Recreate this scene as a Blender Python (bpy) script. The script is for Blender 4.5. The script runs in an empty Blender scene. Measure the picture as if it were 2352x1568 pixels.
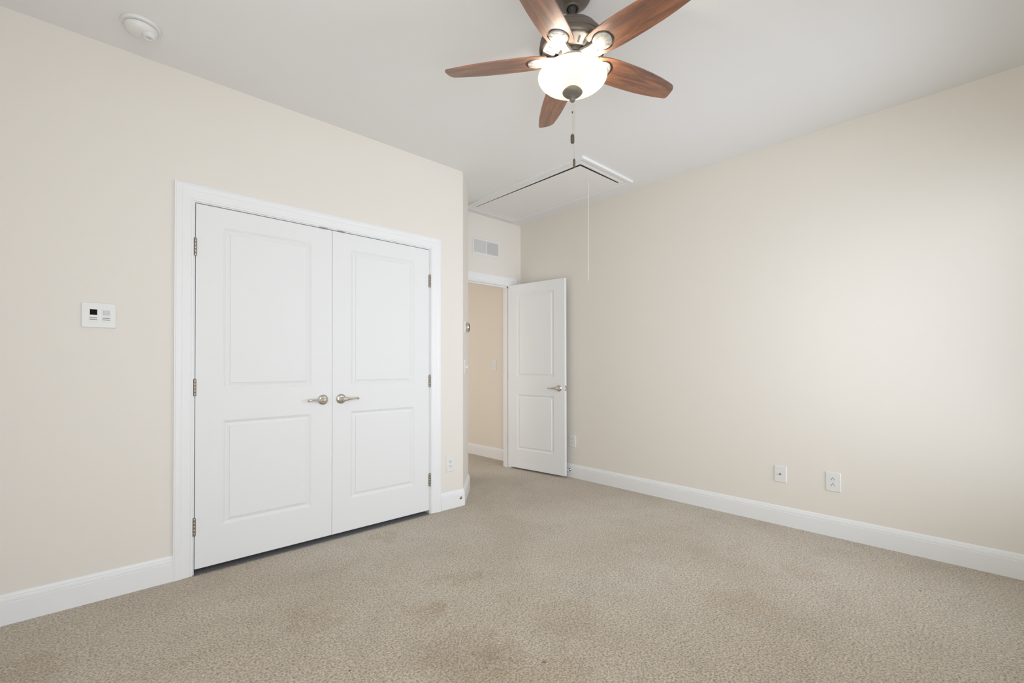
import bpy, bmesh, math, random
from mathutils import Vector, Matrix
random.seed(7)
sc = bpy.context.scene
C = sc.collection

# ---------------------------------------------------------------- camera
CAM_H = 1.1425
F_PX, CY, YAW, ROLL, PITCH = 1048.1946, 830.246, 0.81885, -0.00147, 0.00888
fw = Vector((math.cos(YAW)*math.cos(PITCH), math.sin(YAW)*math.cos(PITCH), math.sin(PITCH)))
rt = Vector((math.sin(YAW), -math.cos(YAW), 0))
up = rt.cross(fw)
r2 = rt*math.cos(ROLL) + up*math.sin(ROLL)
u2 = -rt*math.sin(ROLL) + up*math.cos(ROLL)
cam_data = bpy.data.cameras.new('camera')
cam = bpy.data.objects.new('camera', cam_data); C.objects.link(cam)
M = Matrix((r2, u2, -fw)).transposed().to_4x4()
M.translation = Vector((0, 0, CAM_H))
cam.matrix_world = M
cam_data.sensor_width = 36.0
cam_data.lens = F_PX*36.0/2352.0
cam_data.shift_y = (CY-784.0)/2352.0
cam_data.clip_start = 0.02
sc.camera = cam

# ---------------------------------------------------------------- world, lights, exposure
world = bpy.data.worlds.new('world'); sc.world = world
world.use_nodes = True
bg = world.node_tree.nodes['Background']
bg.inputs[0].default_value = (0.80, 0.89, 1.0, 1)
bg.inputs[1].default_value = 0.6
sc.view_settings.view_transform = 'Standard'
sc.view_settings.look = 'None'
sc.view_settings.gamma = 1.0
sc.view_settings.use_curve_mapping = False
sc.view_settings.exposure = 0.0
sc.cycles.max_bounces = 14
sc.cycles.diffuse_bounces = 10
sc.cycles.glossy_bounces = 5
sc.cycles.sample_clamp_indirect = 4.0
sc.cycles.blur_glossy = 0.5

# room numbers (metres)
XR, YL, YD, H = 3.6546, 3.0216, 3.7612, 2.7446
XB, YB = -0.62, -0.56           # walls behind the camera
WINS = [  # (horizontal, from, to): side wall window runs along y, rear wall windows along x
    (False, -0.30, 0.80, 0.62, 2.42), (True, -0.40, 0.70, 0.22, 2.12), (True, 2.35, 3.45, 0.42, 2.22)]

def area_light(name, loc, rot, sx, sy, power, col, spread=180):
    d = bpy.data.lights.new(name, 'AREA'); d.shape = 'RECTANGLE'
    d.size, d.size_y, d.energy, d.color = sx, sy, power, col
    d.spread = math.radians(spread)
    o = bpy.data.objects.new(name, d); C.objects.link(o)
    o.location = loc; o.rotation_euler = rot
    return o
# daylight entering through the three windows behind the camera (lights fill the openings)
DAY = [(21, (1.00, 0.98, 0.86), 180), (39, (0.79, 0.85, 0.97), 180), (23, (0.78, 0.83, 0.94), 105)]
for (hz, wa, wb, za, zb), (pw, col, spr) in zip(WINS, DAY):
    if hz: area_light('daylight_rear_window', ((wa+wb)/2, YB-0.004, (za+zb)/2), (math.pi/2, 0, 0), wb-wa, zb-za, pw, col, spr)
    else: area_light('daylight_side_window', (XB-0.004, (wa+wb)/2, (za+zb)/2), (0, -math.pi/2, 0), zb-za, wb-wa, pw, col, spr)
# fill light added inside the closed hallway to brighten its wall
area_light('hallway_fill', (1.45, 5.00, 1.15), (0, -math.pi/2, 0), 1.9, 1.3, 21, (1.0, 0.97, 0.93), 180)

# ---------------------------------------------------------------- materials
def srgb(r, g, b):
    f = lambda c: (c/255/12.92) if c/255 <= 0.04045 else ((c/255+0.055)/1.055)**2.4
    return (f(r), f(g), f(b), 1)
def mat(name, col, rough=0.5, metal=0.0, spec=0.5, bump=None, coat=0.0, var=None):
    m = bpy.data.materials.new(name); m.use_nodes = True
    nt = m.node_tree; p = nt.nodes['Principled BSDF']
    p.inputs['Base Color'].default_value = col
    p.inputs['Roughness'].default_value = rough
    p.inputs['Metallic'].default_value = metal
    p.inputs['Specular IOR Level'].default_value = spec
    p.inputs['Coat Weight'].default_value = coat
    tc = nt.nodes.new('ShaderNodeTexCoord')
    if var:
        n = nt.nodes.new('ShaderNodeTexNoise'); n.inputs['Scale'].default_value = var[0]; n.inputs['Detail'].default_value = 3
        nt.links.new(tc.outputs['Object'], n.inputs['Vector'])
        mx = nt.nodes.new('ShaderNodeMix'); mx.data_type = 'RGBA'
        mx.inputs[6].default_value = col; mx.inputs[7].default_value = var[1]
        nt.links.new(n.outputs['Fac'], mx.inputs[0]); nt.links.new(mx.outputs[2], p.inputs['Base Color'])
    if bump:
        n = nt.nodes.new('ShaderNodeTexNoise'); n.inputs['Scale'].default_value = bump[0]; n.inputs['Detail'].default_value = 2
        nt.links.new(tc.outputs['Object'], n.inputs['Vector'])
        b = nt.nodes.new('ShaderNodeBump'); b.inputs['Strength'].default_value = bump[1]; b.inputs['Distance'].default_value = bump[2]
        nt.links.new(n.outputs['Fac'], b.inputs['Height']); nt.links.new(b.outputs[0], p.inputs['Normal'])
    return m
M_wall = mat('cream_wall_paint', (0.752, 0.715, 0.656, 1), 0.60, spec=0.25, bump=(180, 0.06, 0.001), var=(1.5, (0.742, 0.707, 0.646, 1)))
M_hall = mat('tan_hall_wall_paint', (0.745, 0.690, 0.620, 1), 0.6, spec=0.3, bump=(180, 0.06, 0.001))
M_ceil = mat('white_ceiling_paint', (0.80, 0.80, 0.795, 1), 0.8, spec=0.2, bump=(220, 0.05, 0.001))
M_trim = mat('white_semigloss_trim', (0.80, 0.81, 0.815, 1), 0.35, spec=0.4, var=(3, (0.785, 0.79, 0.79, 1)))
M_door = mat('white_door_paint', (0.765, 0.772, 0.77, 1), 0.45, spec=0.18, bump=(60, 0.03, 0.0006))
M_hatch = mat('hatch_panel_paint', (0.82, 0.815, 0.80, 1), 0.6, spec=0.3, bump=(90, 0.04, 0.001))
M_plastic = mat('white_plastic', (0.745, 0.745, 0.725, 1), 0.38, spec=0.4, var=(20, (0.73, 0.73, 0.71, 1)))
M_pale = mat('pale_grey_plastic', (0.56, 0.57, 0.55, 1), 0.45, spec=0.4)
M_dark = mat('dark_slot', (0.02, 0.017, 0.015, 1), 0.6)
M_screen = mat('dark_screen', (0.008, 0.006, 0.004, 1), 0.6, spec=0.08)
M_ink = mat('grey_ink', (0.055, 0.055, 0.05, 1), 0.7)
M_nickel = mat('satin_nickel', (0.70, 0.66, 0.60, 1), 0.24, metal=1.0, var=(40, (0.62, 0.57, 0.50, 1)))
M_hinge = mat('aged_nickel_hinge', (0.42, 0.37, 0.31, 1), 0.38, metal=1.0, var=(60, (0.33, 0.29, 0.24, 1)))
M_chrome = mat('dark_chrome', (0.40, 0.41, 0.42, 1), 0.15, metal=1.0)
M_bronze = mat('brushed_bronze', (0.155, 0.130, 0.105, 1), 0.42, metal=0.55, spec=0.5, var=(25, (0.125, 0.105, 0.085, 1)))
M_bronze_lt = mat('pewter_bronze', (0.50, 0.48, 0.46, 1), 0.42, metal=0.35, spec=0.6, var=(30, (0.45, 0.43, 0.405, 1)))
M_cap = mat('antique_pewter', (0.20, 0.18, 0.145, 1), 0.5, metal=0.3, spec=0.4, var=(40, (0.15, 0.135, 0.11, 1)))
M_black = mat('black_rubber', (0.03, 0.028, 0.026, 1), 0.5)
M_fob = mat('dark_wood_fob', (0.11, 0.085, 0.06, 1), 0.4, var=(50, (0.06, 0.045, 0.03, 1)))
M_panel_edge = mat('dark_brown_panel_edge', (0.045, 0.030, 0.020, 1), 0.8)
M_cord = mat('white_cord', (0.80, 0.78, 0.72, 1), 0.8)

def wood_material():
    m = bpy.data.materials.new('cherry_blade_wood'); m.use_nodes = True
    nt = m.node_tree; N = nt.nodes; L = nt.links; p = N['Principled BSDF']
    tc = N.new('ShaderNodeTexCoord'); oi = N.new('ShaderNodeObjectInfo')
    off = N.new('ShaderNodeVectorMath'); off.operation = 'MULTIPLY_ADD'
    cmb = N.new('ShaderNodeCombineXYZ')
    for i in range(3): L.new(oi.outputs['Random'], cmb.inputs[i])
    mp = N.new('ShaderNodeMapping'); mp.inputs['Scale'].default_value = (2.2, 16, 16)
    L.new(cmb.outputs[0], off.inputs[0]); off.inputs[1].default_value = (9, 7, 5)
    L.new(tc.outputs['Object'], off.inputs[2]); L.new(off.outputs[0], mp.inputs['Vector'])
    n1 = N.new('ShaderNodeTexNoise'); n1.inputs['Scale'].default_value = 1.7; n1.inputs['Detail'].default_value = 6
    n1.inputs['Roughness'].default_value = 0.62; n1.inputs['Distortion'].default_value = 0.9
    L.new(mp.outputs[0], n1.inputs['Vector'])
    cr = N.new('ShaderNodeValToRGB'); e = cr.color_ramp.elements
    e[0].position = 0.28; e[0].color = (0.050, 0.020, 0.011, 1)
    e[1].position = 0.70; e[1].color = (0.38, 0.145, 0.052, 1)
    k = e.new(0.44); k.color = (0.17, 0.058, 0.026, 1)
    L.new(n1.outputs['Fac'], cr.inputs[0])
    mp2 = N.new('ShaderNodeMapping'); mp2.inputs['Scale'].default_value = (18, 160, 160)
    L.new(off.outputs[0], mp2.inputs['Vector'])
    n2 = N.new('ShaderNodeTexNoise'); n2.inputs['Scale'].default_value = 3; n2.inputs['Detail'].default_value = 4
    L.new(mp2.outputs[0], n2.inputs['Vector'])
    mr = N.new('ShaderNodeMapRange'); mr.inputs[1].default_value = 0.3; mr.inputs[2].default_value = 0.7
    mr.inputs[3].default_value = 0.78; mr.inputs[4].default_value = 1.2
    L.new(n2.outputs['Fac'], mr.inputs[0])
    mx = N.new('ShaderNodeMix'); mx.data_type = 'RGBA'; mx.blend_type = 'MULTIPLY'; mx.inputs[0].default_value = 1
    L.new(cr.outputs[0], mx.inputs[6]); L.new(mr.outputs[0], mx.inputs[7])
    L.new(mx.outputs[2], p.inputs['Base Color'])
    p.inputs['Roughness'].default_value = 0.46; p.inputs['Specular IOR Level'].default_value = 0.6
    p.inputs['Coat Weight'].default_value = 1.0; p.inputs['Coat Roughness'].default_value = 0.44; p.inputs['Coat IOR'].default_value = 1.75
    return m
M_wood = wood_material()

def carpet_material():
    m = bpy.data.materials.new('beige_cut_pile_carpet'); m.use_nodes = True
    nt = m.node_tree; N = nt.nodes; L = nt.links; p = N['Principled BSDF']
    tc = N.new('ShaderNodeTexCoord')
    def noise(scale, detail, dist=0.0, rough=0.5):
        n = N.new('ShaderNodeTexNoise'); n.inputs['Scale'].default_value = scale; n.inputs['Detail'].default_value = detail
        n.inputs['Distortion'].default_value = dist; n.inputs['Roughness'].default_value = rough
        L.new(tc.outputs['Object'], n.inputs['Vector']); return n
    def mapr(src, a, b, c, d):
        r = N.new('ShaderNodeMapRange'); r.inputs[1].default_value = a; r.inputs[2].default_value = b
        r.inputs[3].default_value = c; r.inputs[4].default_value = d; L.new(src, r.inputs[0]); return r.outputs[0]
    def mult(a, b, fac=1.0):
        x = N.new('ShaderNodeMix'); x.data_type = 'RGBA'; x.blend_type = 'MULTIPLY'; x.inputs[0].default_value = fac
        L.new(a, x.inputs[6]); L.new(b, x.inputs[7]); return x.outputs[2]
    big = noise(1.1, 4, 0.6); cr = N.new('ShaderNodeValToRGB'); e = cr.color_ramp.elements
    e[0].position = 0.30; e[0].color = (0.470, 0.395, 0.292, 1)
    e[1].position = 0.66; e[1].color = (0.555, 0.490, 0.392, 1)
    L.new(big.outputs['Fac'], cr.inputs[0])
    fine = noise(125, 2, 0.3, 0.6)
    tuft = noise(75, 2, 0.5, 0.55)
    col = mult(cr.outputs[0], mapr(fine.outputs['Fac'], 0.34, 0.60, 0.50, 1.13))
    col = mult(col, mapr(tuft.outputs['Fac'], 0.34, 0.62, 0.84, 1.06))
    blot = noise(4.5, 3, 1.0)
    col = mult(col, mapr(blot.outputs['Fac'], 0.34, 0.52, 0.94, 1.01))
    # stains and crumbs trodden into the pile: (x, y, radius, colour, weight)
    wob = noise(15, 4)
    sub = N.new('ShaderNodeVectorMath'); sub.operation = 'SUBTRACT'; sub.inputs[1].default_value = (0.5, 0.5, 0.5)
    L.new(wob.outputs['Color'], sub.inputs[0])
    sclv = N.new('ShaderNodeVectorMath'); sclv.operation = 'SCALE'; sclv.inputs['Scale'].default_value = 0.26
    L.new(sub.outputs[0], sclv.inputs[0])
    addv = N.new('ShaderNodeVectorMath'); addv.operation = 'ADD'
    L.new(tc.outputs['Object'], addv.inputs[0]); L.new(sclv.outputs[0], addv.inputs[1])
    stains = [(1.408, 2.870, .035, 0.876), (1.486, 2.796, .075, 0.888), (1.39, 2.06, .07, 0.913), (1.50, 1.99, .09, 0.938),
              (1.55, 1.97, .04, 0.913), (1.21, 1.83, .04, 0.888), (1.10, 1.47, .17, 0.901), (1.22, 1.355, .10, 0.901),
              (1.11, 1.25, .14, 0.926), (1.60, 1.34, .16, 0.913), (1.15, 1.83, .10, 0.938), (3.52, 1.67, .04, 0.888),
              (0.562, 2.556, .025, 0.826), (-0.15, 2.50, .10, 0.926), (2.31, 0.88, .16, 0.938), (0.75, 2.1, .12, 0.938),
              (1.30, 1.10, .12, 0.926), (2.9, 0.75, .10, 0.938)]
    crumbs = [(3.097, .284, .0065, .30), (1.2985, 1.209, .008, .40), (.730, 1.674, .005, .25), (1.88, 1.969, .006, .45),
              (3.494, 1.20, .008, .45), (2.70, 1.02, .004, .35), (1.02, 2.33, .004, .4), (2.35, 2.05, .005, .45)]
    for lst, vec in ((stains, addv.outputs[0]), (crumbs, tc.outputs['Object'])):
        for (x, y, r, w) in lst:
            d = N.new('ShaderNodeVectorMath'); d.operation = 'DISTANCE'
            L.new(vec, d.inputs[0]); d.inputs[1].default_value = (x, y, 0)
            inner = 0.25 if vec is addv.outputs[0] else 0.7
            rr = N.new('ShaderNodeMapRange'); rr.interpolation_type = 'SMOOTHSTEP'
            rr.inputs[1].default_value = r*inner; rr.inputs[2].default_value = r*1.25
            rr.inputs[3].default_value = 1.0; rr.inputs[4].default_value = 0.0
            L.new(d.outputs['Value'], rr.inputs[0])
            x2 = N.new('ShaderNodeMix'); x2.data_type = 'RGBA'; x2.blend_type = 'MULTIPLY'
            L.new(rr.outputs[0], x2.inputs[0]); L.new(col, x2.inputs[6])
            x2.inputs[7].default_value = (w, w*0.965, w*0.92, 1)
            col = x2.outputs[2]
    # dark blue-grey line across the pile along the gap under the closet doors
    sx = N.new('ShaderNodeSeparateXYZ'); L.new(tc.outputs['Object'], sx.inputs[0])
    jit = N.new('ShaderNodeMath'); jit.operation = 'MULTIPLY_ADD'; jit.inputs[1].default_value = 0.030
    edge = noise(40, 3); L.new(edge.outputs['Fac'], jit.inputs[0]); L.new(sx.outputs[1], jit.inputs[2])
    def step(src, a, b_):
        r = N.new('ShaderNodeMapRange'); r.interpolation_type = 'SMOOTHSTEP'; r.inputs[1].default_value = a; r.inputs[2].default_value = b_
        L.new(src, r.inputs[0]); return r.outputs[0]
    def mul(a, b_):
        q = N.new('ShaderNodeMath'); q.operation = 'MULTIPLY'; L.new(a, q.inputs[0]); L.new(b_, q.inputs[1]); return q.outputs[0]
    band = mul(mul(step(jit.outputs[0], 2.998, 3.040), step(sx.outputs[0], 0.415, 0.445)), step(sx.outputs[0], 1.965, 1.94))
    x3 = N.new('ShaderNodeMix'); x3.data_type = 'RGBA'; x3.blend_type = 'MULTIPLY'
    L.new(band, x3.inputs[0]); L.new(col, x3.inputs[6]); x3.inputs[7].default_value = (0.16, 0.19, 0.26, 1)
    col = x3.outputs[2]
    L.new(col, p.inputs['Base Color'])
    p.inputs['Roughness'].default_value = 0.95; p.inputs['Specular IOR Level'].default_value = 0.1
    p.inputs['Sheen Weight'].default_value = 0.25; p.inputs['Sheen Roughness'].default_value = 0.6
    b = N.new('ShaderNodeBump'); b.inputs['Strength'].default_value = 0.65; b.inputs['Distance'].default_value = 0.006
    L.new(fine.outputs['Fac'], b.inputs['Height'])
    b2 = N.new('ShaderNodeBump'); b2.inputs['Strength'].default_value = 0.35; b2.inputs['Distance'].default_value = 0.012
    L.new(tuft.outputs['Fac'], b2.inputs['Height']); L.new(b.outputs[0], b2.inputs['Normal'])
    L.new(b2.outputs[0], p.inputs['Normal'])
    return m
M_carpet = carpet_material()

def glass_shade_material():
    m = bpy.data.materials.new('frosted_amber_glass'); m.use_nodes = True
    nt = m.node_tree; N = nt.nodes; L = nt.links
    for n in list(N): N.remove(n)
    out = N.new('ShaderNodeOutputMaterial')
    tr = N.new('ShaderNodeBsdfTranslucent'); tr.inputs[0].default_value = (0.80, 0.765, 0.71, 1)
    df = N.new('ShaderNodeBsdfPrincipled'); df.inputs['Base Color'].default_value = (0.62, 0.56, 0.44, 1); df.inputs['Roughness'].default_value = 0.35
    mix = N.new('ShaderNodeMixShader'); mix.inputs[0].default_value = 0.35
    em = N.new('ShaderNodeEmission'); em.inputs[0].default_value = (1.0, 0.94, 0.84, 1); em.inputs[1].default_value = 0.26
    add = N.new('ShaderNodeAddShader')
    L.new(tr.outputs[0], mix.inputs[1]); L.new(df.outputs[0], mix.inputs[2])
    L.new(mix.outputs[0], add.inputs[0]); L.new(em.outputs[0], add.inputs[1]); L.new(add.outputs[0], out.inputs[0])
    return m
M_shade = glass_shade_material()
def pane_material():
    m = bpy.data.materials.new('window_glass'); m.use_nodes = True
    nt = m.node_tree; N = nt.nodes; L = nt.links
    for n in list(N): N.remove(n)
    out = N.new('ShaderNodeOutputMaterial')
    a = N.new('ShaderNodeBsdfTransparent'); b = N.new('ShaderNodeBsdfGlossy'); b.inputs['Roughness'].default_value = 0.02
    mx = N.new('ShaderNodeMixShader'); mx.inputs[0].default_value = 0.06
    L.new(a.outputs[0], mx.inputs[1]); L.new(b.outputs[0], mx.inputs[2]); L.new(mx.outputs[0], out.inputs[0])
    return m
M_pane = pane_material()

# ---------------------------------------------------------------- mesh helpers
def obj(name, bm, m, parent=None, smooth=None, bevel=0):
    if bevel:
        bmesh.ops.bevel(bm, geom=[e for e in bm.edges if len(e.link_faces) == 2 and e.calc_face_angle(0) > 0.5],
                        offset=bevel, segments=2, affect='EDGES', clamp_overlap=True)
    bmesh.ops.recalc_face_normals(bm, faces=bm.faces)
    if smooth is not None:
        for f in bm.faces: f.smooth = True
        for e in bm.edges:
            if len(e.link_faces) != 2 or e.calc_face_angle(0) > math.radians(smooth): e.smooth = False
    me = bpy.data.meshes.new(name); bm.to_mesh(me); bm.free()
    me.materials.append(m)
    o = bpy.data.objects.new(name, me); C.objects.link(o)
    if parent: o.parent = parent
    return o
def struct(name, bm, m, **k):
    o = obj(name, bm, m, **k); o['kind'] = 'structure'; return o
def thing(name, label, cat, loc=(0, 0, 0), rz=0.0, group=None, mw=None):
    o = bpy.data.objects.new(name, None); C.objects.link(o)
    o.empty_display_size = 0.05
    if mw is not None: o.matrix_world = mw
    else: o.location = loc; o.rotation_euler = (0, 0, rz)
    o['label'] = label; o['category'] = cat
    if group: o['group'] = group
    return o
def tag(o, label, cat, group=None):
    o['label'] = label; o['category'] = cat
    if group: o['group'] = group
    return o
def box(bm, x0, x1, y0, y1, z0, z1, mtx=None):
    vs = [bm.verts.new((x, y, z)) for x in (x0, x1) for y in (y0, y1) for z in (z0, z1)]
    if mtx is not None:
        for v in vs: v.co = mtx @ v.co
    for q in ((0, 1, 3, 2), (4, 6, 7, 5), (0, 4, 5, 1), (2, 3, 7, 6), (0, 2, 6, 4), (1, 5, 7, 3)):
        bm.faces.new([vs[i] for i in q])
    return bm
def bx(*a, **k): return box(bmesh.new(), *a, **k)
def quad(bm, *pts): bm.faces.new([bm.verts.new(p) for p in pts])
def lathe(bm, prof, n=48, cx=0, cy=0, cz=0, mtx=None, cap=True):
    """prof = [(r, z)] revolved about z"""
    rings = []
    for r, z in prof:
        if r < 1e-5: ring = [bm.verts.new((cx, cy, cz+z))]
        else: ring = [bm.verts.new((cx+r*math.cos(2*math.pi*i/n), cy+r*math.sin(2*math.pi*i/n), cz+z)) for i in range(n)]
        if mtx is not None:
            for v in ring: v.co = mtx @ v.co
        rings.append(ring)
    for a, b in zip(rings, rings[1:]):
        for i in range(n):
            j = (i+1) % n
            if len(a) == 1 and len(b) == 1: break
            if len(a) == 1: bm.faces.new((a[0], b[i], b[j]))
            elif len(b) == 1: bm.faces.new((a[i], a[j], b[0]))
            else: bm.faces.new((a[i], a[j], b[j], b[i]))
    if cap:
        for ring in (rings[0], rings[-1]):
            if len(ring) > 1: bm.faces.new(ring)
    return bm
def tube(bm, pts, rad, n=12, cap=True):
    pts = [Vector(p) for p in pts]; rads = rad if isinstance(rad, (list, tuple)) else [rad]*len(pts)
    prev = None; rings = []; ref = None
    for i, p in enumerate(pts):
        t = (pts[min(i+1, len(pts)-1)] - pts[max(i-1, 0)]).normalized()
        if ref is None: ref = t.orthogonal().normalized()
        ref = (ref - t*ref.dot(t)).normalized(); bi = t.cross(ref)
        r = rads[i]
        rings.append([bm.verts.new(p + (ref*math.cos(2*math.pi*k/n) + bi*math.sin(2*math.pi*k/n))*r) for k in range(n)])
    for a, b in zip(rings, rings[1:]):
        for i in range(n):
            j = (i+1) % n; bm.faces.new((a[i], a[j], b[j], b[i]))
    if cap: bm.faces.new(rings[0]); bm.faces.new(rings[-1])
    return bm
def sweep(bm, path, prof, to3d=lambda a, b, c: (a, b, c), closed=False):
    """profile [(out, height)] carried along a 2-D path with mitred corners; out is to the right of travel"""
    n = len(path); P2 = [Vector(p) for p in path]
    def off(i, o):
        segs = []
        if closed or i > 0: segs.append((P2[i]-P2[i-1]).normalized())
        if closed or i < n-1: segs.append((P2[(i+1) % n]-P2[i]).normalized())
        ns = [Vector((s.y, -s.x)) for s in segs]
        if len(ns) == 1: return P2[i]+ns[0]*o
        b = (ns[0]+ns[1]).normalized(); return P2[i]+b*(o/max(0.2, b.dot(ns[0])))
    rings = []
    for i in range(n):
        rings.append([bm.verts.new(to3d(*off(i, o), c)) for o, c in prof])
    k = len(prof)
    for i in range(n if closed else n-1):
        a, b = rings[i], rings[(i+1) % n]
        for j in range(k-1): bm.faces.new((a[j], a[j+1], b[j+1], b[j]))
    if not closed:
        bm.faces.new(rings[0]); bm.faces.new(rings[-1])
    return bm
def rounded(x0, x1, y0, y1, r, n=5):
    pts = []
    for cx, cy, a0 in ((x1-r, y1-r, 0), (x0+r, y1-r, 90), (x0+r, y0+r, 180), (x1-r, y0+r, 270)):
        for i in range(n+1):
            a = math.radians(a0+90*i/n); pts.append((cx+r*math.cos(a), cy+r*math.sin(a)))
    return pts
def prism(bm, pts, z0, z1, mtx=None, chamfer=0):
    """polygon extruded; with chamfer the top face is inset"""
    n = len(pts); cx = sum(p[0] for p in pts)/n; cy = sum(p[1] for p in pts)/n
    lv = [(z0, 0)]
    if chamfer: lv += [(z1-chamfer, 0), (z1, chamfer)]
    else: lv += [(z1, 0)]
    rings = []
    xs = [p[0] for p in pts]; ys = [p[1] for p in pts]
    hw = (max(xs)-min(xs))/2; hh = (max(ys)-min(ys))/2
    mx_, my_ = (max(xs)+min(xs))/2, (max(ys)+min(ys))/2
    for z, c in lv:
        ring = []
        for p in pts:
            v = Vector((mx_+(p[0]-mx_)*(1-c/hw), my_+(p[1]-my_)*(1-c/hh), z))
            ring.append(bm.verts.new(mtx @ v if mtx is not None else v))
        rings.append(ring)
    for a, b in zip(rings, rings[1:]):
        for i in range(n): bm.faces.new((a[i], a[(i+1) % n], b[(i+1) % n], b[i]))
    bm.faces.new(rings[0]); bm.faces.new(rings[-1])
    return bm
def frame_on(origin, xdir, normal):
    """matrix: local x along the wall, local y up, local z out of the wall"""
    x = Vector(xdir).normalized(); z = Vector(normal).normalized(); y = z.cross(x)
    m = Matrix((x, y, z)).transposed().to_4x4(); m.translation = Vector(origin); return m

# ---------------------------------------------------------------- room shell
# closet opening in the left wall and door opening in the back wall
CX0, CX1, CZ = 0.4385, 1.9500, 2.0450
DX0, DX1, DZ = 2.7410, 3.4920, 2.0420
T = 0.115
A0, A1 = (2.2730, YL), (2.6190, 3.4010)
floor = struct('floor', bx(-1.0, 3.9, -0.9, 6.3, -0.05, 0.0), M_carpet)
struct('ceiling', bx(-1.0, 3.9, -0.9, 6.3, H, H+0.08), M_ceil)
b = bmesh.new()
box(b, XB, 0.4240, YL, YL+T, 0, H); box(b, 0.4240, 1.9660, YL, YL+T, 2.0565, H); box(b, 1.9660, 2.2725, YL, YL+T, 0, H)
struct('wall_left', b, M_wall)
b = bmesh.new()                                                     # 45-degree return beside the closet
d = (Vector(A1)-Vector(A0)).normalized(); nrm = Vector((-d.y, d.x))
p = [Vector(A0), Vector(A1), Vector(A1)+nrm*T*0.7, Vector(A0)+Vector((-0.03, T))]
prism(b, [tuple(q) for q in p], 0, H)
struct('wall_angled', b, M_wall)
struct('wall_alcove', bx(A1[0]-T, A1[0], A1[1]+0.0002, YD, 0, H), M_wall)
b = bmesh.new()
box(b, A1[0]-T, DX0, YD, YD+T, 0, H); box(b, DX0, DX1, YD, YD+T, DZ, H); box(b, DX1, XR+0.03, YD, YD+T, 0, H)
struct('wall_back', b, M_wall)
struct('wall_right', bx(XR, XR+T, YB-T, YD, 0, H), M_wall)
b = bmesh.new(); us = [XB-T, -0.40, 0.70, 2.35, 3.45, XR]
for x0, x1 in ((us[0], us[1]), (us[2], us[3]), (us[4], us[5])): box(b, x0, x1, YB-T, YB, 0, H)
for (hz, wa, wb, za, zb) in WINS[1:]: box(b, wa, wb, YB-T, YB, 0, za); box(b, wa, wb, YB-T, YB, zb, H)
struct('wall_front', b, M_wall)
b = bmesh.new()
box(b, XB-T, XB, YB, -0.30, 0, H); box(b, XB-T, XB, 0.80, YL+T, 0, H); box(b, XB-T, XB, -0.30, 0.80, 0, WINS[0][3]); box(b, XB-T, XB, -0.30, 0.80, WINS[0][4], H)
struct('wall_side', b, M_wall)
# closet interior and hallway shell
b = bmesh.new()
box(b, -0.30, -0.20, YL+T, 3.75, 0, H); box(b, 2.10, 2.20, YL+T, 3.75, 0, H); box(b, -0.30, 2.20, 3.75, 3.85, 0, H)
struct('wall_closet', b, M_wall)
struct('wall_hall', bx(3.6900, 3.80, YD+T, 6.2, 0, H), M_hall)
b = bmesh.new(); box(b, 1.30, 3.69, 6.1, 6.2, 0, H); box(b, 1.20, 1.30, 3.877, 6.2, 0, H); box(b, 1.30, A1[0]-T, 3.87, 3.92, 0, H)
struct('wall_hall_far', b, M_hall)

# windows behind the camera
def window(name, horizontal, a, c, z0, z1):
    g = bmesh.new(); fr = bmesh.new()
    def bb(bm, u0, u1, d0, d1, q0, q1):
        if horizontal: box(bm, u0, u1, YB-d1, YB-d0, q0, q1)
        else: box(bm, XB-d1, XB-d0, u0, u1, q0, q1)
    for u0, u1, q0, q1 in ((a, a+.04, z0, z1), (c-.04, c, z0, z1), (a+.04, c-.04, z0, z0+.04), (a+.04, c-.04, z1-.04, z1),
                           (a+.04, c-.04, (z0+z1)/2-.02, (z0+z1)/2+.02)):
        bb(fr, u0, u1, .03, .08, q0, q1)
    bb(g, a+.04, c-.04, .053, .057, z0+.04, z1-.04)
    f = struct(name, fr, M_trim)
    o = obj('window_pane', g, M_pane, parent=f)
    cs = bmesh.new()
    for u0, u1, q0, q1 in ((a-.087, a, z0-.03, z1+.087), (c, c+.087, z0-.03, z1+.087), (a, c, z1, z1+.087), (a-.1, c+.1, z0-.055, z0-.03)):
        bb(cs, u0, u1, -.018, 0, q0, q1)
    obj('window_casing', cs, M_trim, parent=f)
for n_, w_ in enumerate(WINS): window('window_%d' % (n_+1), *w_)

# baseboards
BASE = [(0.0, 0.0), (0.0150, 0.0), (0.0150, 0.0955), (0.0120, 0.0985), (0.0135, 0.1020), (0.0125, 0.1130), (0.0100, 0.1175),
        (0.0070, 0.1185), (0.0075, 0.1230), (0.0055, 0.1290), (0.0020, 0.1335), (0.0, 0.1345)]
CAS_W = 0.087
cL0, cL1 = 0.4335-CAS_W+0.004, 2.0500
struct('baseboard_left', sweep(bmesh.new(), [(XB, YL), (0.3500, YL)], BASE), M_trim)
struct('baseboard_corner', sweep(bmesh.new(), [(2.0500, YL), A0, A1, (A1[0], YD), (DX0-CAS_W, YD)], BASE), M_trim)
struct('baseboard_right', sweep(bmesh.new(), [(3.5800, YD), (XR, YD), (XR, YB), (XB, YB), (XB, YL)], BASE), M_trim)
struct('baseboard_hall', sweep(bmesh.new(), [(3.69, 6.1), (3.69, YD+T)], BASE), M_trim)

# casings: profile measured from the inner edge outwards
CAS = [(0.0, 0.0), (0.0, 0.0080), (0.0020, 0.0100), (0.0090, 0.0105), (0.0105, 0.0088), (0.0130, 0.0108), (0.0350, 0.0125),
       (0.0500, 0.0135), (0.0560, 0.0165), (0.0640, 0.0180), (0.0780, 0.0185), (0.0820, 0.0165), (0.0840, 0.0175), (0.0870, 0.0170), (0.0870, 0.0)]
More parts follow.
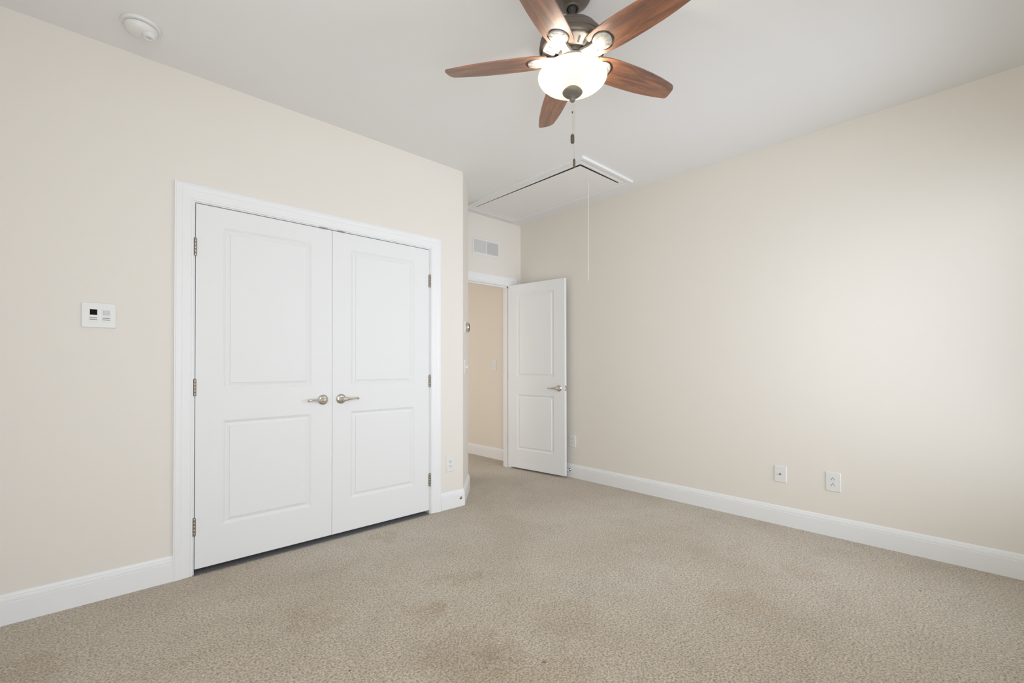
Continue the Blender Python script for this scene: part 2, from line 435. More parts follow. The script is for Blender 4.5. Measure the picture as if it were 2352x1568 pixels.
# closet: path travels so that "right of travel" points away from the opening
def wallmap_y(y): return lambda a, b, c: (a, y-c, b)
t1 = struct('trim_1', sweep(bmesh.new(), [(1.9600, 0.0), (1.9600, 2.0510), (0.4320, 2.0510), (0.4320, 0.0)], CAS, wallmap_y(YL)), M_trim)
# jambs of the closet (lining of the opening)
b = bmesh.new()
box(b, 0.4240, CX0+0.0005, YL-0.0003, YL+T, 0, CZ+0.0115); box(b, CX1-0.0005, 1.9660, YL-0.0003, YL+T, 0, CZ+0.0115)
box(b, CX0+0.0005, CX1-0.0005, YL-0.0003, YL+T, CZ+0.0005, CZ+0.0115)
j = obj('door_jamb', b, M_trim, parent=t1)
t2 = struct('trim_2', sweep(bmesh.new(), [(DX1+0.001, 0.0), (DX1+0.001, DZ-0.003), (DX0-0.001, DZ-0.003), (DX0-0.001, 0.0)], CAS, wallmap_y(YD)), M_trim)
b = bmesh.new()
box(b, DX1-0.004, DX1+0.006, YD-0.001, YD+T+0.001, 0, DZ); box(b, DX0-0.006, DX0+0.004, YD-0.001, YD+T+0.001, 0, DZ)
box(b, DX0, DX1, YD-0.001, YD+T+0.001, DZ-0.010, DZ+0.002)
box(b, DX1-0.016, DX1-0.004, YD+0.040, YD+0.075, 0, DZ-0.010); box(b, DX0+0.004, DX0+0.016, YD+0.040, YD+0.075, 0, DZ-0.010)
box(b, DX0, DX1, YD+0.040, YD+0.075, DZ-0.022, DZ-0.010)
obj('door_jamb', b, M_trim, parent=t2)

# ---------------------------------------------------------------- panelled door leaves
PROF = [(0.0, 0.0), (0.0025, 0.0022), (0.0050, 0.0025), (0.0150, 0.0095), (0.0180, 0.0100), (0.0340, 0.0042), (0.0352, 0.0012), (0.0375, 0.0010)]
def leaf_mesh(w, z0, z1, panels, th=0.035):
    """leaf face in local x (0..w), y up, +z out of the face; both faces moulded"""
    bm = bmesh.new()
    xs = sorted({0, w} | {q for p in panels for q in (p[0], p[1])}); ys = sorted({z0, z1} | {q for p in panels for q in (p[2], p[3])})
    for side in (1, -1):
        zf = 0.0 if side == 1 else -th
        V = {(i, k): bm.verts.new((x, y, zf)) for i, x in enumerate(xs) for k, y in enumerate(ys)}
        for i in range(len(xs)-1):
            for k in range(len(ys)-1):
                if any(abs(xs[i]-p[0]) < 1e-6 and abs(ys[k]-p[2]) < 1e-6 for p in panels): continue
                bm.faces.new((V[i, k], V[i+1, k], V[i+1, k+1], V[i, k+1]))
        for (x0, x1, y0, y1) in panels:
            prev = None
            for o, dpt in PROF:
                z = zf - side*dpt
                ring = [bm.verts.new(q) for q in ((x0+o, y0+o, z), (x1-o, y0+o, z), (x1-o, y1-o, z), (x0+o, y1-o, z))]
                if prev:
                    for i in range(4): bm.faces.new((prev[i], prev[(i+1) % 4], ring[(i+1) % 4], ring[i]))
                prev = ring
            bm.faces.new(prev)
    for x in (0, w): quad(bm, (x, z0, 0), (x, z1, 0), (x, z1, -th), (x, z0, -th))
    for y in (z0, z1): quad(bm, (0, y, 0), (w, y, 0), (w, y, -th), (0, y, -th))
    bmesh.ops.remove_doubles(bm, verts=bm.verts, dist=1e-5)
    return bm
def lever(parent, x, y, sgn, style):
    """rosette and lever handle on a leaf; sgn = direction of the lever along local x"""
    ob = bmesh.new()
    lathe(ob, [(0.0, 0.0), (0.0325, 0.0), (0.0330, 0.003), (0.0315, 0.0055), (0.0290, 0.0065), (0.026, 0.0100), (0.018, 0.0125), (0.0, 0.0130)], 40, x, y, 0)
    ros = obj('rosette', ob, M_nickel, parent=parent, smooth=40)
    lb = bmesh.new()
    lathe(lb, [(0.0, 0.010), (0.0165, 0.010), (0.0165, 0.015), (0.0110, 0.021), (0.0105, 0.038), (0.0, 0.038)], 28, x, y, 0)
    if style == 'wave':
        pts = [(x-sgn*0.012, y, .046), (x-sgn*0.004, y, .048), (x+sgn*0.010, y+.0005, .049), (x+sgn*0.026, y-.0005, .050), (x+sgn*0.045, y-.001, .050),
               (x+sgn*0.065, y+.001, .049), (x+sgn*0.084, y+.0025, .047), (x+sgn*0.096, y+.0015, .044), (x+sgn*0.104, y-.001, .040), (x+sgn*0.107, y-.002, .037)]
        rd = [.004, .0125, .0150, .0110, .0075, .0062, .0060, .0070, .0078, .0050]
    else:
        pts = [(x-sgn*0.010, y, .042), (x, y, .044), (x+sgn*0.014, y, .047), (x+sgn*0.030, y, .049), (x+sgn*0.055, y-.001, .049), (x+sgn*0.085, y-.002, .047), (x+sgn*0.110, y-.004, .045), (x+sgn*0.114, y-.004, .044)]
        rd = [.006, .0130, .0120, .0100, .0085, .0072, .0062, .003]
    tube(lb, pts, rd, 16)
    obj('lever_handle', lb, M_nickel, parent=parent, smooth=50)
    return ros
def hinge(parent, x, z0, z1, y=0.004):
    hb = bmesh.new(); seg = (z1-z0)/5
    for i in range(5):
        lathe(hb, [(0.0, 0.0), (0.0063, 0.0), (0.0068, .001), (0.0068, seg-.0015), (0.0063, seg-.0005), (0.0, seg-.0005)], 16,
              mtx=Matrix.Translation((x, z0+seg*i, y)) @ Matrix.Rotation(-math.pi/2, 4, 'X'))
    lathe(hb, [(0.0, -0.001), (0.0045, -.001), (0.0055, .002), (0.0, .005)], 16, mtx=Matrix.Translation((x, z1, y)) @ Matrix.Rotation(-math.pi/2, 4, 'X'))
    box(hb, x-0.0085, x+0.0085, z0+.002, z1-.002, -0.002, y-.002)
    return obj('hinge', hb, M_hinge, parent=parent, smooth=40)
ZP = [(0.8345, 0.2425), (1.9330, 1.0125)]
def closet_leaf(name, x0, x1, px0, px1, hx, lev, sgn):
    w = x1-x0
    r = thing(name, lev[0], 'closet door', mw=frame_on((x0, YL-0.0005, 0), (1, 0, 0), (0, -1, 0)))
    pn = [(px0-x0, px1-x0, ZP[0][1], ZP[0][0]), (px0-x0, px1-x0, ZP[1][1], ZP[1][0])]
    obj('door_leaf', leaf_mesh(w, 0.0290, 2.0405, pn), M_door, parent=r)
    lever(r, lev[1]-x0, 0.9225, sgn, 'wave')
    for a, c in ((1.7530, 1.8490), (0.9810, 1.0720), (0.2150, 0.3110)): hinge(r, hx-x0, a-0.002, c-0.002)
    return r
closet_leaf('closet_door', 0.4425, 1.1932, 0.5735, 1.0610, 0.4395, ('white two-panel closet door nearer the camera, lever pointing left, hinged on its left', 1.1350), -1)
cr_ = closet_leaf('closet_door', 1.1957, 1.9462, 1.3220, 1.8130, 1.9490, ('white two-panel closet door nearer the corner, lever pointing right, hinged on its right', 1.2545), 1)
# keyhole in the right rosette
for o in [q for q in cr_.children if q.name.startswith('rosette')]:
    kb = bmesh.new(); lathe(kb, [(0, 0.0085), (0.0042, 0.0085), (0.0042, 0.0100), (0, 0.0100)], 14, 1.2545-1.1957-0.021, 0.9235, 0)
    obj('key_hole', kb, M_dark, parent=o)
# ball catches in the head of the closet frame
for x0, x1, lab in ((1.111, 1.163, 'brass catch plate above the left closet door'), (1.2275, 1.280, 'dark catch plate above the right closet door')):
    cb = bmesh.new(); box(cb, x0, x1, YL-0.0050, YL+0.020, 2.0412, 2.0476)
    o = obj('door_catch', cb, M_hinge, bevel=0.0006); tag(o, lab, 'door catch', 'ball catches above the closet doors')
    sb = bmesh.new(); lathe(sb, [(0, 0), (.0022, 0), (.0022, .0012), (0, .0014)], 10, mtx=Matrix.Translation(((x0+x1)/2, YL-0.0050, 2.0444)) @ Matrix.Rotation(math.pi/2, 4, 'X'))
    obj('screw', sb, M_dark, parent=o)

# entry door, standing open against the right wall
ang = math.radians(7.2)
dd = Vector((math.sin(ang), -math.cos(ang), 0)); nn = Vector((-math.cos(ang), -math.sin(ang), 0))
ent = thing('entry_door', 'white two-panel door standing open in front of the right wall', 'door', mw=frame_on((3.470-0.010*dd.x, 3.752-0.010*dd.y, 0), dd, nn))
W2 = 0.742
pn = [(0.1210, 0.6105, 0.2230, 0.8260), (0.1210, 0.6105, 1.0190, 1.9310)]
obj('door_leaf', leaf_mesh(W2, 0.0200, 2.0380, pn), M_door, parent=ent)
lever(ent, 0.6740, 0.9110, -1, 'straight')
rb = lathe(bmesh.new(), [(0.0, 0.0), (0.0325, 0.0), (0.0325, 0.004), (0.026, 0.010), (0.018, 0.0125), (0.0, 0.0130)], 32,
           mtx=Matrix.Translation((0.674, 0.911, -0.035)) @ Matrix.Rotation(math.pi, 4, 'X'))
obj('rosette', rb, M_nickel, parent=ent, smooth=40)
lb = bmesh.new(); prism(lb, rounded(-0.0125, 0.0125, -0.0285, 0.0285, 0.010), 0, 0.0012, mtx=Matrix.Translation((W2, 0.911, -0.0175)) @ Matrix.Rotation(math.pi/2, 4, 'Y'))
lt = obj('latch_plate', lb, M_nickel, parent=ent)
lb = bmesh.new(); box(lb, W2, W2+0.010, 0.911-0.009, 0.911+0.009, -0.0245, -0.0105)
obj('latch_bolt', lb, M_nickel, parent=lt, bevel=0.003)
for a, c in ((1.745, 1.835), (0.98, 1.07), (0.25, 0.34)):
    hb = bmesh.new(); lathe(hb, [(0, 0), (.0065, 0), (.0068, .001), (.0068, .089), (.0065, .090), (0, .090)], 14,
                            mtx=Matrix.Translation((-0.004, a, -0.036)) @ Matrix.Rotation(-math.pi/2, 4, 'X'))
    box(hb, -0.0022, 0.0, a, c, -0.0345, -0.004)
    obj('hinge', hb, M_hinge, parent=ent, smooth=40)

# ---------------------------------------------------------------- wall plates
def plate_base(w, h, m, parent, r=0.004, th=0.0055, bev=0.0035):
    return obj('cover_plate', prism(bmesh.new(), rounded(-w/2, w/2, -h/2, h/2, r), 0, th, chamfer=bev), m, parent=parent, smooth=20)
def screw(parent, x, y, z, r=0.0032):
    s = bmesh.new(); lathe(s, [(0, z-.0005), (r, z-.0005), (r*.9, z+.0008), (0, z+.0012)], 14, x, y, 0)
    box(s, x-r*.8, x+r*.8, y-.0004, y+.0004, z+.0008, z+.0014)
    return obj('screw', s, M_pale, parent=parent)
def outlet(label, mw, w=0.086, h=0.130, flip=1, group=None):
    r = thing('wall_outlet', label, 'power outlet', mw=mw, group=group)
    plate_base(w, h, M_plastic, r)
    for s in (1, -1):
        cy = s*0.0195
        pts = []
        for i in range(28):
            a = 2*math.pi*i/28; pts.append((0.0172*math.cos(a), cy+max(-0.0135, min(0.0135, 0.0172*math.sin(a)))))
        gb = bmesh.new(); lathe(gb, [(0.0176, .0054), (0.0186, .0054), (0.0186, .0058), (0.0176, .0058)], 28, 0, cy, 0, cap=False)
        f = obj('socket_face', prism(bmesh.new(), pts, 0.004, 0.0068), M_plastic, parent=r)
        sb = bmesh.new()
        box(sb, -0.0082, -0.0058, cy-flip*0.002-.0042, cy-flip*0.002+.0042, 0.0062, 0.0071)
        box(sb, 0.0058, 0.0080, cy-flip*0.002-.0036, cy-flip*0.002+.0036, 0.0062, 0.0071)
        lathe(sb, [(0, .0062), (.0036, .0062), (.0036, .0072), (0, .0072)], 12, 0, cy+flip*0.0075, 0)
        obj('socket_slots', sb, M_dark, parent=f)
    screw(r, 0, 0, 0.0056, 0.0028)
    return r
RIGHT = lambda y, z: frame_on((XR-0.0002, y, z), (0, -1, 0), (-1, 0, 0))
LEFT = lambda x, z: frame_on((x, YL-0.0002, z), (1, 0, 0), (0, -1, 0))
outlet('white power outlet on the left wall between closet casing and corner', LEFT(2.1435, 0.3585), 0.083, 0.129, flip=-1)
outlet('small white power outlet just right of the open door', RIGHT(2.9965, 0.3680), 0.084, 0.121)
outlet('white power outlet on the right wall, the one furthest right', RIGHT(0.7665, 0.3635), 0.085, 0.128)
r = thing('coaxial_wall_plate', 'white cable plate with one metal jack, left of the rightmost outlet', 'cable outlet', mw=RIGHT(1.0835, 0.3620))
plate_base(0.080, 0.118, M_plastic, r)
jb = bmesh.new(); lathe(jb, [(0, .004), (.0068, .004), (.0068, .0075), (.0047, .0078), (.0047, .0150), (.0030, .0152), (.0030, .011), (0, .011)], 20)
obj('jack', jb, M_hinge, parent=r, smooth=40)
for s in (1, -1): screw(r, 0, s*0.0415, 0.0056)

# two-module control plate on the left wall
r = thing('control_plate', 'wide white wall plate with small black screen, left of closet', 'wall control', mw=LEFT(0.0485, 1.3925))
plate_base(0.1285, 0.1225, M_plastic, r, r=0.006, th=0.0075, bev=0.003)
for cx, kind in ((-0.0200, 'screen'), (0.0265, 'sensor')):
    mb = prism(bmesh.new(), rounded(cx-0.0165, cx+0.0165, -0.0345, 0.0330, 0.0025), 0.006, 0.0090, chamfer=0.0008)
    mo = obj('module', mb, M_plastic, parent=r, smooth=20)
    if kind == 'screen':
        obj('display_screen', prism(bmesh.new(), rounded(cx-0.0132, cx+0.0132, 0.0005, 0.0275, 0.0008), 0.0088, 0.0094), M_screen, parent=mo)
    else:
        obj('sensor_lens', prism(bmesh.new(), rounded(cx-0.0125, cx+0.0125, 0.0015, 0.0250, 0.002), 0.0085, 0.0105, chamfer=0.0012), M_pale, parent=mo)
        obj('sensor_dome', lathe(bmesh.new(), [(0, .010), (.0042, .010), (.0036, .0125), (.002, .0138), (0, .0142)], 18, cx-0.002, 0.0125, 0), M_plastic, parent=mo, smooth=60)
    for row, (y, cut) in enumerate(((-0.0135, 0), (-0.0220, 1))):
        tb = bmesh.new(); x = cx-0.0135
        random.seed(31+row+int(cx*1000))
        while x < cx+0.0125:
            wl = random.uniform(0.0008, 0.0022)
            box(tb, x, min(x+wl, cx+0.0135), y-random.uniform(.0012, .0020), y+random.uniform(.0012, .0020), 0.0088, 0.0092)
            x += wl+random.uniform(0.0002, 0.0005)
        obj('printed_text', tb, M_ink, parent=mo)

# supply air grille over the entry door
r = thing('air_vent', 'white louvred air vent on the wall above the doorway', 'air vent', mw=frame_on((3.1385, YD-0.0002, 2.4070), (1, 0, 0), (0, -1, 0)))
VW, VH = 0.386, 0.177
fb = sweep(bmesh.new(), [(-VW/2+.027, -VH/2+.022), (-VW/2+.027, VH/2-.022), (VW/2-.027, VH/2-.022), (VW/2-.027, -VH/2+.022)],
           [(0.0, 0.002), (0.0, 0.0065), (-0.004, 0.0075), (-0.019, 0.0060), (-0.024, 0.0015), (-0.024, 0.0), (0.0, 0.0)], closed=True)
box(fb, -0.006, 0.006, -VH/2+.020, VH/2-.020, 0.001, 0.0065)
obj('vent_frame', fb, M_plastic, parent=r, smooth=25)
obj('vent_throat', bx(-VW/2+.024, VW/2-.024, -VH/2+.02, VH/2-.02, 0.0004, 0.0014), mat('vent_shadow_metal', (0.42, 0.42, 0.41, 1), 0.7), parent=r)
nl = 15
for k in range(2):
    xa, xb = (-VW/2+.029, -0.006) if k == 0 else (0.006, VW/2-.029)
    for i in range(nl):
        y = -VH/2+.0265+i*(VH-.053)/(nl-1)
        lb = bmesh.new()
        box(lb, xa, xb, -0.0036, 0.0036, -0.0005, 0.0005, mtx=Matrix.Translation((0, y, 0.0046)) @ Matrix.Rotation(math.radians(38 if k == 0 else 52), 4, 'X'))
        obj('louvre', lb, M_plastic, parent=r)

# light switch in the hall, seen through the doorway
r = thing('light_switch', 'pale light switch on the tan hall wall seen through the doorway', 'light switch', mw=frame_on((3.6898, 4.262, 1.147), (0, -1, 0), (-1, 0, 0)))
plate_base(0.080, 0.128, M_plastic, r)
obj('rocker', prism(bmesh.new(), rounded(-0.0165, 0.0165, -0.033, 0.033, 0.002), 0.004, 0.0085, chamfer=0.001), M_plastic, parent=r)

# on the angled wall: round thermostat over a two-toggle switch
dA = (Vector(A1)-Vector(A0)).normalized(); nA = (dA.y, -dA.x, 0)
def ANG(s, z): return frame_on((A0[0]+dA.x*s+nA[0]*.0002, A0[1]+dA.y*s+nA[1]*.0002, z), (dA.x, dA.y, 0), nA)
r = thing('thermostat', 'round metal thermostat on a white backplate on the angled wall', 'thermostat', mw=ANG(0.200, 1.4750))
obj('backplate', prism(bmesh.new(), rounded(-0.066, 0.066, -0.050, 0.050, 0.008), 0, 0.008, chamfer=0.002), M_plastic, parent=r)
obj('metal_ring', lathe(bmesh.new(), [(0.0, .0082), (0.0405, .0082), (0.0415, .010), (0.0415, .031), (0.0400, .0335), (0.0350, .0340), (0.0, .0340)], 40), M_nickel, parent=r, smooth=30)
obj('glass_face', lathe(bmesh.new(), [(0.0, .0338), (0.035, .0338), (0.034, .0355), (0.02, .0365), (0.0, .0368)], 40), M_screen, parent=r, smooth=30)
r = thing('light_switch', 'white toggle switch plate on the angled wall below the thermostat', 'light switch', mw=ANG(0.190, 1.1330))
plate_base(0.117, 0.122, M_plastic, r)
for s in (-1, 1):
    for_ = s*0.023
    tb = bmesh.new(); box(tb, for_-0.0045, for_+0.0045, -0.004, 0.004, 0.003, 0.024, mtx=Matrix.Translation((0, 0, 0)) @ Matrix.Rotation(math.radians(-22*s), 4, 'X'))
    obj('toggle', tb, M_plastic, parent=r, bevel=0.001)

# round metal fitting on the baseboard under the corner
o = obj('baseboard_fitting', lathe(bmesh.new(), [(0.0, 0.0), (0.0115, 0.0), (0.0120, .0015), (0.0100, .0035), (0.0065, .0040), (0.0060, .0100), (0.0035, .0105), (0.0030, .006), (0.0, .006)], 24,
        mtx=frame_on((2.2385, YL-0.0150, 0.0685), (1, 0, 0), (0, -1, 0))), M_hinge, smooth=40)
tag(o, 'small round metal fitting on the baseboard near the corner', 'cable fitting')

# door stop behind the open door
r = thing('door_stop', 'chrome door stop on the baseboard behind the open door', 'door stop', mw=frame_on((XR-0.0150, 3.020, 0.0780), (0, -1, 0), (-1, 0, 0)))
obj('stop_base', lathe(bmesh.new(), [(0.0, 0.0), (0.0145, 0.0), (0.0150, .002), (0.0120, .006), (0.0065, .016), (0.0045, .028), (0.0045, .034), (0, .034)], 24), M_chrome, parent=r, smooth=40)
obj('rubber_tip', lathe(bmesh.new(), [(0.0, 0.032), (0.0075, 0.032), (0.0085, .034), (0.0085, .0395), (0.006, .0415), (0.0, .042)], 20), M_plastic, parent=r, smooth=40)

# ---------------------------------------------------------------- attic hatch with pull cord
hx0, hx1, hy0, hy1 = 2.8440, 3.3750, 2.2480, 3.5700    # opening at the lower face
r = thing('attic_hatch', 'white trimmed attic hatch in the ceiling before the doorway', 'attic hatch', loc=(3.11, 2.91, H))
hm = Matrix.Translation((-3.11, -2.91, -H))
def hmap(a, b, c): return (a-3.11, b-2.91, -c)
HC = [(0.0, 0.0), (0.0, 0.0150), (0.004, 0.0165), (0.020, 0.0165), (0.028, 0.0140), (0.050, 0.0150), (0.062, 0.0180), (0.080, 0.0185), (0.086, 0.0170), (0.0880, 0.0)]
obj('hatch_trim', sweep(bmesh.new(), [(hx0, hy0), (hx0, hy1), (hx1, hy1), (hx1, hy0)][::-1], [(o, c) for o, c in HC], hmap, closed=True), M_trim, parent=r)
def hatch_slab(x0, x1, y0, y1, top, lift):
    b_ = bmesh.new(); lo = {}
    drop = {(0, 0): .0240, (1, 0): .0195, (0, 1): .0150, (1, 1): .0135}      # the panel hangs slightly open at its near left corner
    vs = []
    for i_, x_ in enumerate((x0, x1)):
        for k_, y_ in enumerate((y0, y1)):
            vs.append(b_.verts.new((x_-3.11, y_-2.91, -drop[i_, k_]+lift))); vs.append(b_.verts.new((x_-3.11, y_-2.91, -drop[i_, k_]+top)))
    for q in ((0, 1, 3, 2), (4, 6, 7, 5), (0, 4, 5, 1), (2, 3, 7, 6), (0, 2, 6, 4), (1, 5, 7, 3)): b_.faces.new([vs[w_] for w_ in q])
    return b_
hp = obj('hatch_panel', hatch_slab(hx0+0.0070, hx1-0.0015, hy0+0.0080, hy1-0.002, 0.0012, 0.0), M_hatch, parent=r)
obj('panel_edge', hatch_slab(hx0+0.0074, hx1-0.0019, hy0+0.0084, hy1-0.0024, 0.0120, 0.0012), M_panel_edge, parent=hp)  # very dark brown slab behind the panel face, showing along its edges
obj('gap', bx(hx0+.0002, hx1-.0002, hy0+.0002, hy1-.0002, H-0.0009, H-0.0003, mtx=hm), M_dark, parent=r)
eb = lathe(bmesh.new(), [(0, 0), (.006, 0), (.006, -.002), (.002, -.004), (0, -.004)], 14, 3.110-3.11, 2.318-2.91, -0.0185)
obj('eyelet', eb, M_plastic, parent=r)
cb = bmesh.new(); tube(cb, [(3.1500-3.11, 2.4030-2.91, -0.018), (3.1502-3.11, 2.4030-2.91, -0.35), (3.1485-3.11, 2.4030-2.91, -0.60), (3.1490-3.11, 2.4030-2.91, -0.8730)], 0.0019, 8)
obj('pull_cord', cb, M_cord, parent=r, smooth=60)

# ---------------------------------------------------------------- smoke detector
r = thing('smoke_detector', 'round white smoke detector on the ceiling over the left wall', 'smoke detector', loc=(0.1835, 2.745, H))
obj('base_ring', lathe(bmesh.new(), [(0, 0), (0.0745, 0), (0.0760, -.003), (0.0760, -.0085), (0.0735, -.0125), (0.0640, -.0150), (0, -.0150)], 56), M_plastic, parent=r, smooth=35)
obj('vent_gap', lathe(bmesh.new(), [(0, -.0150), (0.0610, -.0150), (0.0610, -.0172), (0, -.0172)], 48), M_dark, parent=r)
obj('dome_cover', lathe(bmesh.new(), [(0, -.0172), (0.0635, -.0172), (0.0640, -.0200), (0.0610, -.0290), (0.0550, -.0380), (0.0440, -.0450), (0.0280, -.0490), (0, -.0500)], 56), M_plastic, parent=r, smooth=35)
nb = lathe(bmesh.new(), [(0, -.0250), (0.0240, -.0250), (0.0240, -.0540), (0.0225, -.0580), (0.0190, -.0600), (0.0170, -.0575), (0, -.0570)], 32, 0.0280, -0.0190, 0)
obj('test_button', nb, M_plastic, parent=r, smooth=35)
gb = bmesh.new()
for i in range(4): box(gb, 0.019, 0.037, -0.019-0.007+i*0.0042, -0.019-0.005+i*0.0042, -0.0580, -0.0565)
obj('sounder_grille', gb, M_pale, parent=r)

# ---------------------------------------------------------------- ceiling fan
FX, FY = 1.5262, 1.2485
FZ = 2.4605
fan = thing('ceiling_fan', 'bronze ceiling fan with five reddish wooden blades and a lit bowl lamp', 'ceiling fan', loc=(FX, FY, H))
Zf = lambda z: z-H
def fl(name, prof, m, parent=fan, n=64, sm=35, dx=0, dy=0):
    return obj(name, lathe(bmesh.new(), [(r_, Zf(z)) for r_, z in prof], n, dx, dy), m, parent=parent, smooth=sm)
fl('canopy', [(0, H-.0005), (.0790, H-.0005), (.0800, 2.738), (.0800, 2.728), (.0780, 2.721), (.0700, 2.708), (.0560, 2.696), (.0430, 2.688), (.0340, 2.682), (.0325, 2.677),
              (.0290, 2.6755), (.0235, 2.677), (.0225, 2.690), (0, 2.700)], M_bronze)
fl('downrod', [(0, 2.699), (.0165, 2.699), (.0200, 2.688), (.0190, 2.678), (.0125, 2.668), (.0115, 2.600), (.0180, 2.598), (.0200, 2.586), (0, 2.585)], M_black)
fl('motor_housing', [(0, 2.5930), (.0400, 2.5930), (.0650, 2.5915), (.0920, 2.5850), (.1080, 2.5760), (.1160, 2.5650), (.1175, 2.5580), (.1215, 2.5560), (.1330, 2.5440), (.1395, 2.5290), (.1400, 2.5190),
                     (.1375, 2.5170), (.1375, 2.5140), (.1410, 2.5120), (.1430, 2.5050), (.1415, 2.4960), (.1360, 2.4890), (.1300, 2.4865), (0, 2.4865)], M_bronze)
# vented lower plate: a shallow cone with slots
vr = bmesh.new(); ns = 25
prof = [(.1300, 2.4890), (.1290, 2.4860), (.1220, 2.4825), (.0850, 2.4720), (.0790, 2.4720), (.0770, 2.4760), (.0765, 2.4900)]
lathe(vr, [(a, Zf(z)) for a, z in prof], 80, cap=False)
vp = obj('vented_plate', vr, M_bronze_lt, parent=fan, smooth=35)
for i in range(ns):
    a = math.radians(198.49+7.2+14.4*i)
    sm_ = Matrix.Rotation(a, 4, 'Z') @ Matrix.Translation((0.1030, 0, Zf(2.4770))) @ Matrix.Rotation(-math.atan2(.0105, .037), 4, 'Y')
    sb = prism(bmesh.new(), rounded(-0.0150, 0.0150, -0.0040, 0.0040, 0.0039, 4), -0.0012, 0.001, mtx=sm_)
    obj('vent_slot', sb, M_fob, parent=vp)
fl('flywheel', [(0, 2.4900), (.0745, 2.4900), (.0745, 2.4800), (.0700, 2.4775), (.0640, 2.4775), (.0620, 2.4700), (.0600, 2.4640), (0, 2.4640)], M_bronze)
fl('switch_housing', [(0, 2.4640), (.0545, 2.4640), (.0580, 2.4600), (.0600, 2.4400), (.0600, 2.4200), (.0540, 2.4140), (.0300, 2.4100), (0, 2.4100)], M_bronze_lt)
sb = lathe(bmesh.new(), [(0, 0), (.0035, 0), (.003, .002), (0, .0026)], 12,
           mtx=Matrix.Rotation(math.radians(228), 4, 'Z') @ Matrix.Translation((0.0597, 0, Zf(2.440))) @ Matrix.Rotation(math.pi/2, 4, 'Y'))
obj('screw', sb, M_nickel, parent=fan, smooth=50)
# glass bowl (thin shell, open at the top)
bowl = [(.1020, 2.4030), (.1100, 2.4040), (.1200, 2.4025), (.1310, 2.3985), (.1400, 2.3935), (.1460, 2.3880), (.1480, 2.3830), (.1470, 2.3780), (.1415, 2.3690), (.1310, 2.3590), (.1170, 2.3510), (.1000, 2.3440), (.0810, 2.3390), (.0620, 2.3355), (.0450, 2.3335), (.0300, 2.3325), (.0120, 2.3325)]
fl('glass_bowl', bowl+[(.0120, 2.3355)]+[(r_-.0022, z+.0028) for r_, z in reversed(bowl[2:-1])]+[(.1085, 2.4010), bowl[0]], M_shade, sm=60)
fan.children[-1]['label'] = 'lit cream frosted glass bowl'
fl('bowl_cap', [(.0030, 2.3320), (.0300, 2.3320), (.0400, 2.3225), (.0430, 2.3180), (.0425, 2.3145), (.0340, 2.3060), (.0220, 2.3000), (.0135, 2.2970), (.0115, 2.2940), (.0130, 2.2900), (.0125, 2.2850), (.0090, 2.2790), (.0040, 2.2755), (0, 2.2750)], M_cap, sm=45)
fl('centre_stem', [(0, 2.4100), (.0060, 2.4100), (.0060, 2.3330), (0, 2.3330)], M_nickel, n=12)
# lamp bulbs inside the bowl, each with its own light
LD = Vector((rt.x, rt.y, 0)).normalized()
M_bulb = bpy.data.materials.new('lit_bulb'); M_bulb.use_nodes = True
pb_ = M_bulb.node_tree.nodes['Principled BSDF']; pb_.inputs['Emission Color'].default_value = (1, .94, .82, 1); pb_.inputs['Emission Strength'].default_value = 780.0
for s in (-1, 1):                    # two bulbs lying in the bowl, sockets towards the stem; the bulbs themselves give the light
    rot = Matrix.Translation((0, 0, Zf(2.3890))) @ Matrix.Rotation(math.atan2(LD.y*s, LD.x*s), 4, 'Z') @ Matrix.Rotation(math.pi/2, 4, 'Y')
    bb_ = lathe(bmesh.new(), [(0, .052), (.0090, .052), (.0110, .060), (.0160, .072), (.0175, .084), (.0145, .096), (.0080, .103), (0, .105)], 20, mtx=rot)
    obj('bulb', bb_, M_bulb, parent=fan, smooth=60)
    sk = lathe(bmesh.new(), [(0, 0.010), (.0120, .010), (.0130, .030), (.0125, .053), (0, .053)], 18, mtx=rot)
    obj('bulb_socket', sk, M_plastic, parent=fan, smooth=40)

# blades
def blade_outline():
    top = [(.108, .030), (.107, .043), (.113, .052), (.135, .058), (.170, .0625), (.210, .0650), (.260, .0655), (.320, .0650), (.390, .0620), (.450, .0565), (.500, .0495), (.535, .0435), (.5535, .0400), (.5615, .0350), (.5640, .0270)]
    tip = [(.5620, .005), (.5570, -.018), (.5500, -.030)]
    bot = [(.5440, -.0360), (.5340, -.0400), (.500, -.0475), (.450, -.0550), (.390, -.0610), (.320, -.0650), (.260, -.0660), (.210, -.0655), (.170, -.0630), (.135, -.0580), (.113, -.0520), (.107, -.0430), (.108, -.0300)]
    # notch: a round bite open towards the hub
    cx, rr = .158, .0470
    a0 = math.radians(180-38)
    notch = []
    for i in range(25):
        a = -a0+2*a0*i/24
        notch.append((cx+rr*math.cos(a), rr*math.sin(a)))
    return top+tip+bot+[(.115, -.0275)]+notch+[(.115, .0275)]
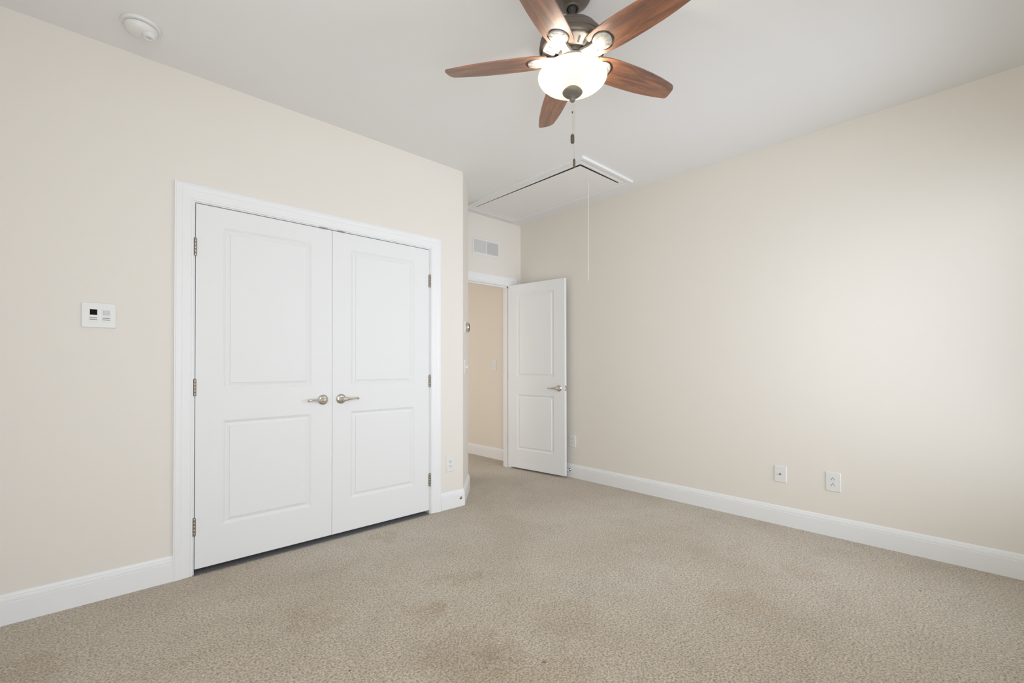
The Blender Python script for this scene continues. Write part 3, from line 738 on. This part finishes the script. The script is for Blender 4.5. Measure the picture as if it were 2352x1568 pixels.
def make_blade():
    bm = bmesh.new(); pts = blade_outline()
    vs = [bm.verts.new((x, y, 0)) for x, y in pts]
    f = bm.faces.new(vs)
    ex = bmesh.ops.extrude_face_region(bm, geom=[f])
    for v in ex['geom']:
        if isinstance(v, bmesh.types.BMVert): v.co.z += 0.0058
    bmesh.ops.triangulate(bm, faces=[q for q in bm.faces if len(q.verts) > 4])
    bl = obj('blade', bm, M_wood, parent=fan)
    # bracket: plate over the notch, arm to the hub, domed medallion facing down
    br = bmesh.new()
    pl = [(.205, 0)]
    pts = [(.158+.052*math.cos(math.radians(a)), .052*math.sin(math.radians(a))) for a in range(-140, 141, 14)]
    prism(br, pts+[(.085, .022), (.055, .020), (.055, -.020), (.085, -.022)], 0.0060, 0.0095)
    b1 = obj('blade_bracket', br, M_bronze, parent=bl)
    md = bmesh.new()
    lathe(md, [(.0395, .0058), (.0405, -.001), (.0392, -.0030), (.0370, -.0036), (.0290, -.0044), (.0280, -.0034), (.0265, -.0034), (.0255, -.0046), (.0150, -.0054), (.0, -.0058)], 44, .1535, 0, 0, cap=False)
    for a_ in (-62, -22, 22, 62):
        mt = Matrix.Translation((.1535, 0, 0)) @ Matrix.Rotation(math.radians(a_), 4, 'Z')
        box(md, .0160, .0385, -.0007, .0007, -.0062, -.0030, mtx=mt)
    # arm from the medallion to the hub, widening inwards
    arm = [(.050, .0235), (.075, .0180), (.098, .0150), (.118, .0170), (.118, -.0170), (.098, -.0150), (.075, -.0180), (.050, -.0235)]
    prism(md, arm, -0.0045, 0.0055)
    m1 = obj('bracket_medallion', md, M_bronze_lt, parent=bl, smooth=35)
    return bl, (b1, m1)
A_BL = [126.493+72*i for i in range(5)]
proto, subs = make_blade()
for i, a in enumerate(A_BL):
    if i == 0: bl = proto
    else:
        bl = proto.copy(); C.objects.link(bl); bl.parent = fan
        for s_ in subs:
            c_ = s_.copy(); C.objects.link(c_); c_.parent = bl
    bl.matrix_local = Matrix.Translation((0, 0, Zf(FZ))) @ Matrix.Rotation(math.radians(a), 4, 'Z') @ Matrix.Rotation(math.radians(-11.5), 4, 'X')

# pull chains with fobs
def chain(dx, dy, z0, z1, fob, link):
    cb = bmesh.new(); z = z0
    tube(cb, [(dx, dy, Zf(z0)), (dx, dy, Zf(z1))], 0.0006, 6)
    while z > z1:
        bmesh.ops.create_icosphere(cb, subdivisions=1, radius=0.0017, matrix=Matrix.Translation((dx, dy, Zf(z)))); z -= 0.0048
    ch = obj('pull_chain', cb, M_nickel, parent=fan, smooth=80)
    r_, l_ = fob
    fb = lathe(bmesh.new(), [(0, .001), (r_*.35, .001), (r_*.75, -l_*.06), (r_, -l_*.18), (r_, -l_*.82), (r_*.85, -l_*.96), (r_*.5, -l_), (0, -l_)], 20, dx, dy, Zf(z1))
    obj('chain_fob', fb, M_fob, parent=ch, smooth=45)
    if link:
        lb_ = lathe(bmesh.new(), [(0, 0), (.0028, -.001), (.0028, -.009), (0, -.010)], 10, dx, dy, Zf(link))
        obj('chain_connector', lb_, M_fob, parent=ch, smooth=45)
chain(-LD.x*.0005, -LD.y*.0005, 2.2720, 2.1370, (.0082, .0390), 2.2370)
chain(LD.x*.0072+fw.x*.004, LD.y*.0072+fw.y*.004, 2.2900, 2.0330, (.0052, .0385), None)
